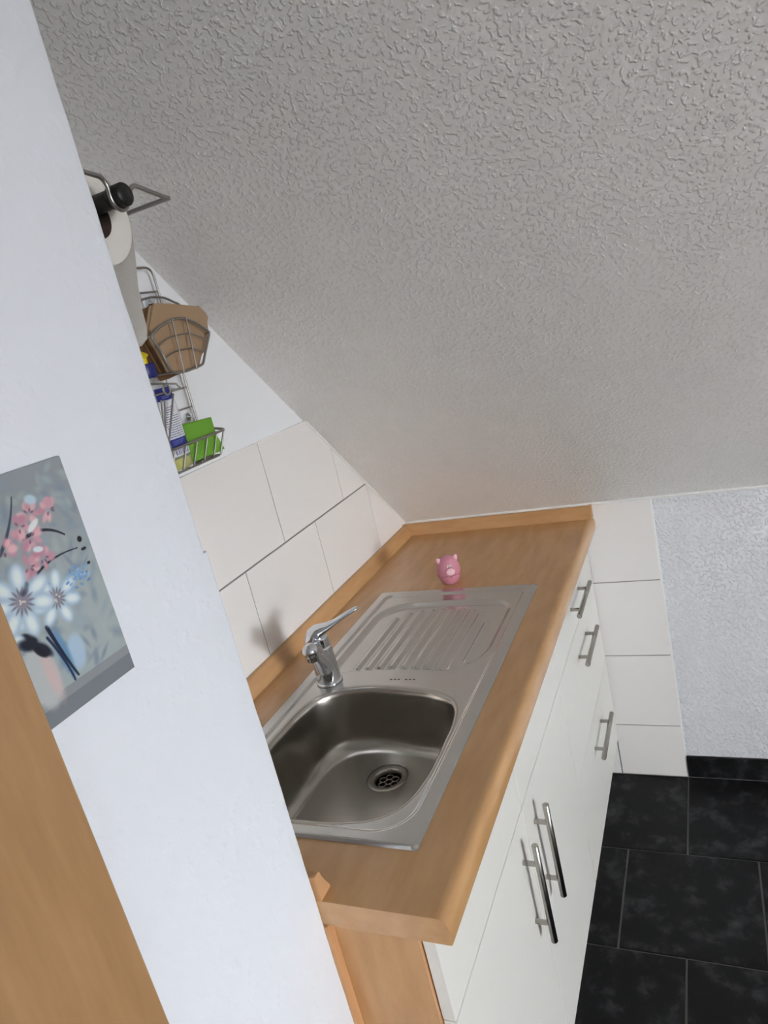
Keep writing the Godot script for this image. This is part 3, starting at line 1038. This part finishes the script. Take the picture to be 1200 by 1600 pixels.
func build_rack() -> void:
	var r := thing("wire_rack", "tall narrow steel wire rail screwed to the wall above the tiles", "rack", Vector3(-0.008, 1.5, 1.0))
	var b := MB.new()
	b.tube(fillet(on_x(0.01, [[1.415, 1.18], [1.773, 1.18], [1.773, 0.88], [1.415, 0.88]]), 0.02, 6), 0.0023, 10)
	for z in [0.887, 0.933, 1.127, 1.173]: b.tube(PackedVector3Array([Vector3(0.009, 1.425, z), Vector3(0.009, 1.728, z)]), 0.0014, 8)
	part("frame", b, M.wire, r)
	for y in [1.7285, 1.5425, 1.5035, 1.44]:
		for z in [0.88, 1.126]:
			var c := MB.new()
			c.tube(PackedVector3Array([Vector3(0.0085, y, z), Vector3(0.0085, y, z + 0.054)]), 0.0018, 8)
			part("crossbar", c, M.wire, r)
	for q in [[1.709, 0.897], [1.4845, 0.8865], [1.709, 1.163], [1.4845, 1.163]]: screw(Vector3(-0.0078, q[0], q[1]), r)
	# triangular hook arm with a ring and slanting struts
	var t := MB.new()
	t.tube(PackedVector3Array([Vector3(0.011, 1.5425, 0.9), Vector3(0.055, 1.5555, 0.965), Vector3(0.1, 1.5684, 1.088)]), 0.0019, 8)
	t.tube(PackedVector3Array([Vector3(0.011, 1.5425, 0.9), Vector3(0.055, 1.546, 0.975), Vector3(0.1, 1.547, 1.091)]), 0.0019, 8)
	t.tube(PackedVector3Array([Vector3(0.1, 1.5684, 1.088), Vector3(0.1, 1.547, 1.091)]), 0.0017, 8)
	var ring := []
	for k in 18: ring.append(Vector3(0.097, 1.551 + 0.0085 * sin(TAU * k / 18), 1.0435 + 0.0085 * cos(TAU * k / 18)))
	t.tube(PackedVector3Array(ring), 0.002, 8, true)
	for q in [[1.5368, 1.0667], [1.5353, 1.0589], [1.5414, 1.0317]]:
		t.tube(PackedVector3Array([Vector3(0.0985, q[0], q[1]), Vector3(0.0985, 1.462, 1.0855 + (q[1] - 1.05) * 0.2)]), 0.0017, 8)
	part("hook_arm", t, M.wire, r)

	# filter holder: flat fan-shaped front, curved back hoop
	var f := thing("filter_basket", "fan-shaped steel wire holder gripping brown paper filters on the wall rail", "basket", Vector3(0.01, 1.573, 0.96))
	var fx := 0.085
	var fb := MB.new()
	var hoop := [[1.6432, 1.0282], [1.6576, 0.997], [1.6655, 0.9622], [1.6672, 0.9431], [1.6646, 0.9208], [1.6544, 0.8945], [1.6329, 0.8611], [1.5958, 0.8936], [1.5778, 0.9087], [1.5749, 0.9301], [1.5727, 0.9698], [1.5759, 1.0005], [1.596, 1.0087], [1.6146, 1.0129]]
	fb.tube(fillet(on_x(fx, hoop), 0.006, 3, true), 0.0024, 10, true)
	part("front_hoop", fb, M.wire, f)
	var gb := MB.new()
	for a in [[[1.6225, 1.0195], [1.6333, 0.9909], [1.6374, 0.9674], [1.638, 0.9259], [1.628, 0.8943], [1.6197, 0.8735]], [[1.6015, 1.0105], [1.6086, 0.9848], [1.6109, 0.9673], [1.6107, 0.9295], [1.6061, 0.912], [1.5988, 0.8925]]]:
		gb.tube(curve(on_x(fx - 0.001, a), 4), 0.0013, 8)
	for a in [[[1.6668, 0.9627], [1.5718, 0.9724]], [[1.6662, 0.9224], [1.572, 0.934]]]:
		gb.tube(PackedVector3Array(on_x(fx + 0.0025, a)), 0.0015, 8)
	part("front_grid", gb, M.wire, f)
	var kb := MB.new()
	kb.tube(curve(on_x(0.014, [[1.58, 1.005], [1.64, 1.025], [1.69, 0.99], [1.711, 0.953], [1.7176, 0.9212], [1.7185, 0.8989], [1.7144, 0.8726], [1.7054, 0.8495], [1.6974, 0.8333], [1.67, 0.815], [1.62, 0.83], [1.578, 0.885]]), 4), 0.0023, 10)
	for q in [[1.6329, 0.8611, 1.63, 0.826], [1.5753, 0.9301, 1.578, 0.887], [1.576, 0.998, 1.581, 1.004], [1.6432, 1.0282, 1.642, 1.024]]:
		kb.tube(PackedVector3Array([Vector3(fx, q[0], q[1]), Vector3(0.014, q[2], q[3])]), 0.0018, 8)
	part("back_hoop", kb, M.wire, f)

	# soap basket
	var s := thing("soap_basket", "shallow rectangular steel wire basket holding a green cloth and a bottle", "basket", Vector3(0.01, 1.405, 1.0))
	var xf := 0.085
	var sb := MB.new()
	sb.tube(fillet([Vector3(xf, 1.449, 0.898), Vector3(xf, 1.449, 1.185), Vector3(0.014, 1.461, 1.185), Vector3(0.014, 1.461, 0.888)], 0.012, 4, true), 0.0025, 10, true)
	part("rim", sb, M.wire, s)
	var qb := MB.new()
	qb.tube(fillet([Vector3(xf - 0.01, 1.405, 0.922), Vector3(xf - 0.01, 1.405, 1.165), Vector3(0.02, 1.405, 1.165), Vector3(0.02, 1.405, 0.915)], 0.008, 4, true), 0.0019, 10, true)
	for z in [0.946, 0.976, 1.008, 1.04, 1.072, 1.104, 1.136]:
		qb.tube(fillet([Vector3(xf, 1.4485, z - 0.018), Vector3(xf - 0.01, 1.4045, z), Vector3(0.02, 1.4045, z), Vector3(0.014, 1.46, z)], 0.006, 3), 0.0014, 8)
	qb.tube(PackedVector3Array([Vector3(xf, 1.449, 0.905), Vector3(xf - 0.01, 1.405, 0.922)]), 0.0019, 8)
	qb.tube(PackedVector3Array([Vector3(0.05, 1.4535, 0.893), Vector3(0.045, 1.405, 0.919), Vector3(0.045, 1.405, 1.165), Vector3(0.05, 1.4535, 1.185)]), 0.0014, 8)
	for q in [[0.022, 0.055], [0.055, 0.022]]:
		qb.tube(PackedVector3Array([Vector3(0.02 + q[0], 1.406, 0.922), Vector3(0.02 + q[1], 1.406, 1.0)]), 0.0014, 8)
	part("basket_grid", qb, M.wire, s)

# ---------------------------------------------------------------- what the holders carry
func build_filters() -> void:
	var f := thing("coffee_filters", "stack of brown paper coffee filters held in the fan-shaped wire holder", "filters", Vector3(0.03, 1.575, 0.93))
	var shape := [[1.6985, 0.976], [1.6995, 0.9653], [1.6955, 0.93], [1.6909, 0.896], [1.6857, 0.859], [1.6863, 0.8506], [1.681, 0.845], [1.6715, 0.835], [1.6624, 0.831], [1.6531, 0.8377], [1.6227, 0.8462], [1.605, 0.8654], [1.594, 0.8852], [1.578, 0.9], [1.574, 0.9272], [1.573, 0.9421], [1.574, 0.958], [1.577, 0.9845], [1.623, 1.0], [1.6576, 1.006]]
	for k in 7:
		var b := MB.new()
		var ring := PackedVector3Array()
		var turn := [0.0, 0.012, -0.01, 0.02, -0.02, 0.05, 0.09][k] as float
		var x := 0.066 - 0.0062 * k
		for q in shape:
			var d := Vector2(q[0] - 1.574, q[1] - 0.93).rotated(turn) + Vector2(-0.0015 * k * 0.6, 0.0014 * k)
			ring.append(Vector3(x + 0.012 * (d.x / 0.12) * 0.0, 1.574 + d.x, 0.93 + d.y))
		b.plate(ring, Vector3.RIGHT, 0.0042, 0.0008)
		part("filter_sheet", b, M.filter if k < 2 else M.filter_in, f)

func build_basket_things() -> void:
	# washing-up liquid bottle
	var c := Vector3(0.05, 1.4075, 1.027)
	var o := thing("detergent_bottle", "clear detergent bottle with blue cap, yellow spout and white label in the wire basket", "bottle", c)
	var at := Transform3D(Basis(), c)
	var b := MB.new()
	b.lathe(PackedVector2Array([Vector2(0.0, 0.0005), Vector2(0.03, 0.0005), Vector2(0.034, 0.004), Vector2(0.035, 0.02), Vector2(0.035, 0.1), Vector2(0.033, 0.125), Vector2(0.027, 0.145), Vector2(0.02, 0.158), Vector2(0.016, 0.166), Vector2(0.016, 0.172)]), 36, at, Vector3(0.78, 1, 1.25))
	part("bottle_body", b, M.clear, o)
	var lq := MB.new()
	lq.lathe(PackedVector2Array([Vector2(0.0, 0.0015), Vector2(0.029, 0.0015), Vector2(0.0325, 0.005), Vector2(0.0335, 0.02), Vector2(0.0, 0.02)]), 36, at, Vector3(0.78, 1, 1.25), [3])
	part("liquid", lq, M.liquid, o)
	var cb := MB.new()
	cb.lathe(PackedVector2Array([Vector2(0.0, 0.168), Vector2(0.0185, 0.168), Vector2(0.0192, 0.169), Vector2(0.0188, 0.191), Vector2(0.0175, 0.1935), Vector2(0.0, 0.194)]), 32, at, Vector3.ONE, [1])
	part("cap", cb, M.blue, o)
	var yb := MB.new()
	yb.lathe(PackedVector2Array([Vector2(0.0085, 0.193), Vector2(0.0085, 0.2), Vector2(0.0085, 0.2035), Vector2(0.0125, 0.2065), Vector2(0.013, 0.209), Vector2(0.0075, 0.2135), Vector2(0.003, 0.216), Vector2(0.0, 0.2162)]), 20, at, Vector3.ONE, [2, 4])
	part("spout_tip", yb, M.yellow, o)
	# back label
	var im := Image.create(96, 340, false, Image.FORMAT_RGB8)
	im.fill(Color(0.88, 0.89, 0.91))
	var blue := Color(0.12, 0.15, 0.5)
	im.fill_rect(Rect2i(0, 0, 96, 62), blue)
	for k in 2: im.fill_rect(Rect2i(24, 40 + k * 8, 46 - k * 10, 3), Color(0.5, 0.55, 0.8))
	dab(im, 0.62, 0.31, 0.16, 0.2, 0.3, Color(0.85, 0.6, 0.65), 0.3)
	dab(im, 0.62, 0.31, 0.12, 0.16, 0.3, Color(0.88, 0.89, 0.91), 0.2)
	var rng := RandomNumberGenerator.new()
	rng.seed = 8
	for k in 14:
		var y := 96 + k * 11
		var x := 8 + (14 if k < 4 else 0)
		while x < 88 - (34 if k < 4 else 0):
			var n := rng.randi_range(6, 15)
			im.fill_rect(Rect2i(x, y, mini(n, 88 - x), 4), Color(0.36, 0.38, 0.47))
			x += n + 3
	im.fill_rect(Rect2i(0, 252, 96, 44), blue)
	for k in 3: im.fill_rect(Rect2i(12, 262 + k * 8, 66 - k * 9, 3), Color(0.45, 0.5, 0.75))
	var bx := 12
	while bx < 84:
		var n := rng.randi_range(2, 5)
		im.fill_rect(Rect2i(bx, 304, n, 28), Color(0.22, 0.22, 0.42))
		bx += n + rng.randi_range(2, 5)
	var lm := mat(Color.WHITE, 0.4)
	lm.albedo_texture = ImageTexture.create_from_image(im)
	var lb := MB.new()
	lb.smooth(1)
	var n := 10
	var y0 := c.y + 0.025
	var y1 := c.y + 0.148
	for k in n:
		for s in [[0, 0], [1, 1], [1, 0], [0, 0], [0, 1], [1, 1]]:
			var t := float(k + s[0]) / n
			var a := lerpf(-0.52, 0.52, t)
			lb.st.set_uv(Vector2(t, 1.0 - s[1]))
			lb.st.add_vertex(Vector3(c.x + 0.0278 * cos(a), y0 if s[1] == 0 else y1, c.z - 0.0445 * sin(a)))
	part("label", lb, lm, o)
	# folded green cloth
	var g := thing("green_cloth", "folded bright green sponge cloth leaning in the wire basket", "cloth", Vector3(0.06, 1.409, 0.955))
	for k in 2:
		var x := 0.066 - 0.012 * k
		var q := [[1.4835, 1.0], [1.4788, 0.917], [1.444, 0.9165], [1.4125, 0.9035], [1.4105, 0.929], [1.4115, 0.955], [1.412, 1.0035]] if k == 0 else [[1.479, 0.997], [1.4745, 0.922], [1.44, 0.921], [1.4115, 0.912], [1.4105, 0.999]]
		var gb := MB.new()
		var ring := PackedVector3Array()
		for p in q: ring.append(Vector3(x, p[0], p[1]))
		gb.plate(ring, Vector3.RIGHT, 0.0095, 0.002)
		part("layer", gb, M.green, g)

func build_paper() -> void:
	var ax := Vector3(0, 1.7748, 1.355)
	var h := thing("towel_holder", "wire paper towel holder with a black rod high on the wall stub", "holder", Vector3(0.2, 1.77, L + 0.008))
	var wb := MB.new()
	for x in [0.375, 0.09]:
		var p := [Vector3(x, 1.806, L + 0.0045), Vector3(x, 1.7988, 1.405), Vector3(x, 1.7942, 1.372), Vector3(x, 1.7857, 1.3662), Vector3(x, 1.7742, 1.3695 - 0.002), Vector3(x, 1.7645, 1.3645), Vector3(x, 1.7598, 1.355), Vector3(x, 1.7645, 1.3445), Vector3(x, 1.777, 1.3385), Vector3(x, 1.7895, 1.3245), Vector3(x, 1.7776, 1.268)]
		wb.tube(fillet(p, 0.006, 3), 0.0027, 10)
	wb.tube(PackedVector3Array([Vector3(0.3775, 1.7776, 1.268), Vector3(0.0875, 1.7776, 1.268)]), 0.0027, 10)
	wb.tube(PackedVector3Array([Vector3(0.375, 1.806, L + 0.006), Vector3(0.09, 1.806, L + 0.006)]), 0.0027, 10)
	part("wire_frame", wb, M.wire, h)
	var rb := MB.new()
	var turn := Basis(Vector3.FORWARD, PI / 2)
	rb.lathe(PackedVector2Array([Vector2(0.0, 0.06), Vector2(0.0103, 0.06), Vector2(0.0103, 0.366)]), 28, Transform3D(turn, Vector3(0, ax.y, ax.z)), Vector3.ONE, [1])
	part("rod", rb, M.black_plastic, h)
	var kb := MB.new()
	kb.lathe(PackedVector2Array([Vector2(0.0103, 0.3655), Vector2(0.0122, 0.367), Vector2(0.0126, 0.37), Vector2(0.0126, 0.385), Vector2(0.0116, 0.3868), Vector2(0.0, 0.387)]), 28, Transform3D(turn, Vector3(0, ax.y, ax.z)), Vector3.ONE, [3])
	part("end_knob", kb, M.black_plastic, h)
	# roll hanging on the rod
	var cy := ax.y - 0.0118
	var r := thing("paper_towel_roll", "white paper towel roll hanging on the black rod with a loose sheet", "paper roll", Vector3(0.22, cy, ax.z))
	var at := Transform3D(turn, Vector3(0, cy, ax.z))
	var pb := MB.new()
	pb.lathe(PackedVector2Array([Vector2(0.0232, 0.335), Vector2(0.03, 0.3385), Vector2(0.038, 0.337), Vector2(0.046, 0.3395), Vector2(0.0525, 0.3375), Vector2(0.0538, 0.335), Vector2(0.0538, 0.105), Vector2(0.0525, 0.1035), Vector2(0.0232, 0.105), Vector2(0.0232, 0.335)]), 48, at, Vector3.ONE, [4, 6, 8])
	part("roll", pb, M.paper, r)
	var cb := MB.new()
	cb.lathe(PackedVector2Array([Vector2(0.0231, 0.336), Vector2(0.0222, 0.336), Vector2(0.0222, 0.104), Vector2(0.0231, 0.104)]), 36, at)
	part("core", cb, M.cardboard, r)
	# loose sheet: leaves the roll on the far side, hangs and curls at the foot
	var sec := [Vector2(1.812, 1.3285), Vector2(1.797, 1.3115), Vector2(1.778, 1.3022), Vector2(1.755, 1.2995), Vector2(1.72, 1.3005), Vector2(1.69, 1.302), Vector2(1.66, 1.301), Vector2(1.64, 1.298), Vector2(1.626, 1.297), Vector2(1.619, 1.301), Vector2(1.6175, 1.308)]
	var right := [0.3375, 0.3375, 0.337, 0.335, 0.328, 0.321, 0.3145, 0.311, 0.305, 0.297, 0.288]
	var sb := MB.new()
	sb.smooth(1)
	for side in 2:
		for i in sec.size() - 1:
			for k in 12:
				var f := func(ii: int, kk: int) -> Vector3:
					var x := lerpf(right[ii], 0.105, kk / 12.0)
					var wv := 0.0025 * sin(kk * 1.1) * clampf((ii - 3) / 6.0, 0, 1)
					return Vector3(x, sec[ii].x, sec[ii].y + wv - 0.0007 * side)
				var a: Vector3 = f.call(i, k); var b: Vector3 = f.call(i, k + 1); var c: Vector3 = f.call(i + 1, k + 1); var d: Vector3 = f.call(i + 1, k)
				if side == 0: sb.quad(a, b, c, d)
				else: sb.quad(a, d, c, b)
	part("loose_sheet", sb, M.paper, r)

func build_pig() -> void:
	var c := Vector3(0.288, H, 0.427)
	var o := thing("pig_egg_timer", "small pink egg-shaped pig kitchen timer standing on the worktop", "timer", c)
	var prof_lo := PackedVector2Array([Vector2(0.0, 0.0003), Vector2(0.0185, 0.0003), Vector2(0.0205, 0.0015), Vector2(0.024, 0.008), Vector2(0.0277, 0.0165), Vector2(0.0298, 0.0255), Vector2(0.0295, 0.0262)])
	var prof_hi := PackedVector2Array([Vector2(0.0294, 0.0266), Vector2(0.03, 0.0275), Vector2(0.0304, 0.034), Vector2(0.0298, 0.042), Vector2(0.0277, 0.051), Vector2(0.0242, 0.059), Vector2(0.0195, 0.0655), Vector2(0.0135, 0.0702), Vector2(0.007, 0.0726), Vector2(0.0, 0.0732)])
	# it leans a little and faces the viewer
	var face := Vector3(0.47, 0, 0.88).normalized()
	var side := Vector3.UP.cross(face).normalized()
	var B := Basis(side, Vector3.UP, face)
	var at := Transform3D(B, c)
	var lb := MB.new()
	lb.lathe(prof_lo, 40, at, Vector3.ONE, [1])
	part("lower_shell", lb, M.pink, o)
	var hb := MB.new()
	hb.lathe(prof_hi, 40, at)
	var upper := part("upper_shell", hb, M.pink, o)
	var sb := MB.new()
	var ring := []
	for k in 40: ring.append(at * Vector3(0.0294 * cos(TAU * k / 40), 0.0265, 0.0294 * sin(TAU * k / 40)))
	sb.tube(PackedVector3Array(ring), 0.0005, 6, true)
	for k in 11:
		var a := PI / 2 + (k - 5) * 0.4
		sb.ball(at * Vector3(0.0297 * cos(a), 0.0288 if k % 2 == 0 else 0.0242, 0.0297 * sin(a)), Vector3.ONE * 0.0011, 8, 6)
	part("dial_marks", sb, M.seam, o)
	# ears
	for s in [-1.0, 1.0]:
		var e := MB.new()
		var eb := B * Basis(Vector3.FORWARD, s * 0.6) * Basis(Vector3.UP, s * -0.35)
		var root: Vector3 = at * Vector3(s * 0.0205, 0.0625, 0.002)
		e.lathe(PackedVector2Array([Vector2(0.0, -0.006), Vector2(0.0078, -0.004), Vector2(0.0082, 0.001), Vector2(0.0056, 0.0075), Vector2(0.002, 0.0118), Vector2(0.0, 0.0125)]), 18, Transform3D(eb, root), Vector3(1, 1, 0.45))
		var ear := part("ear", e, M.pink, o)
		var ie := MB.new()
		ie.lathe(PackedVector2Array([Vector2(0.0, -0.003), Vector2(0.0064, -0.001), Vector2(0.0066, 0.002), Vector2(0.0044, 0.0078), Vector2(0.0, 0.0112)]), 16, Transform3D(eb, root + eb.z * 0.0026), Vector3(1, 1, 0.38))
		part("inner_ear", ie, M.pink_light, ear)
		# eyes
		var wb := MB.new()
		wb.ball(at * Vector3(s * 0.0028, 0.0525, 0.0262), Vector3(0.0034, 0.0038, 0.0016), 14, 8, B)
		var eye := part("eye", wb, M.eye_white, o)
		var pb := MB.new()
		pb.ball(at * Vector3(s * 0.0022, 0.0523, 0.0275), Vector3(0.0012, 0.0014, 0.0008), 10, 6, B)
		part("pupil", pb, M.dark, eye)
		var cb := MB.new()
		cb.ball(at * Vector3(s * 0.0112, 0.034, 0.0276), Vector3(0.001, 0.001, 0.0007), 8, 6, B)
		cb.ball(at * Vector3(s * 0.0135, 0.0365, 0.0266), Vector3(0.001, 0.001, 0.0007), 8, 6, B)
		part("cheek_dot", cb, M.seam, o)
	# snout
	var nb := MB.new()
	var nt := Transform3D(B * Basis(Vector3.RIGHT, PI / 2 - 0.12), at * Vector3(0.0, 0.0395, 0.0265))
	nb.lathe(PackedVector2Array([Vector2(0.0105, -0.006), Vector2(0.0108, 0.0055), Vector2(0.0098, 0.008)]), 28, nt, Vector3(1.2, 1, 0.92))
	var sn := part("snout", nb, M.pink, o)
	var fb := MB.new()
	fb.lathe(PackedVector2Array([Vector2(0.0098, 0.008), Vector2(0.0085, 0.0093), Vector2(0.004, 0.0096), Vector2(0.0, 0.0097)]), 28, nt, Vector3(1.2, 1, 0.92))
	part("snout_face", fb, M.pink_light, sn)
	for s in [-1.0, 1.0]:
		var db := MB.new()
		db.ball(nt * Vector3(s * 0.0034, 0.0094, 0.0), Vector3(0.0018, 0.0007, 0.0029), 12, 6, nt.basis)
		part("nostril", db, M.eye_white, sn)
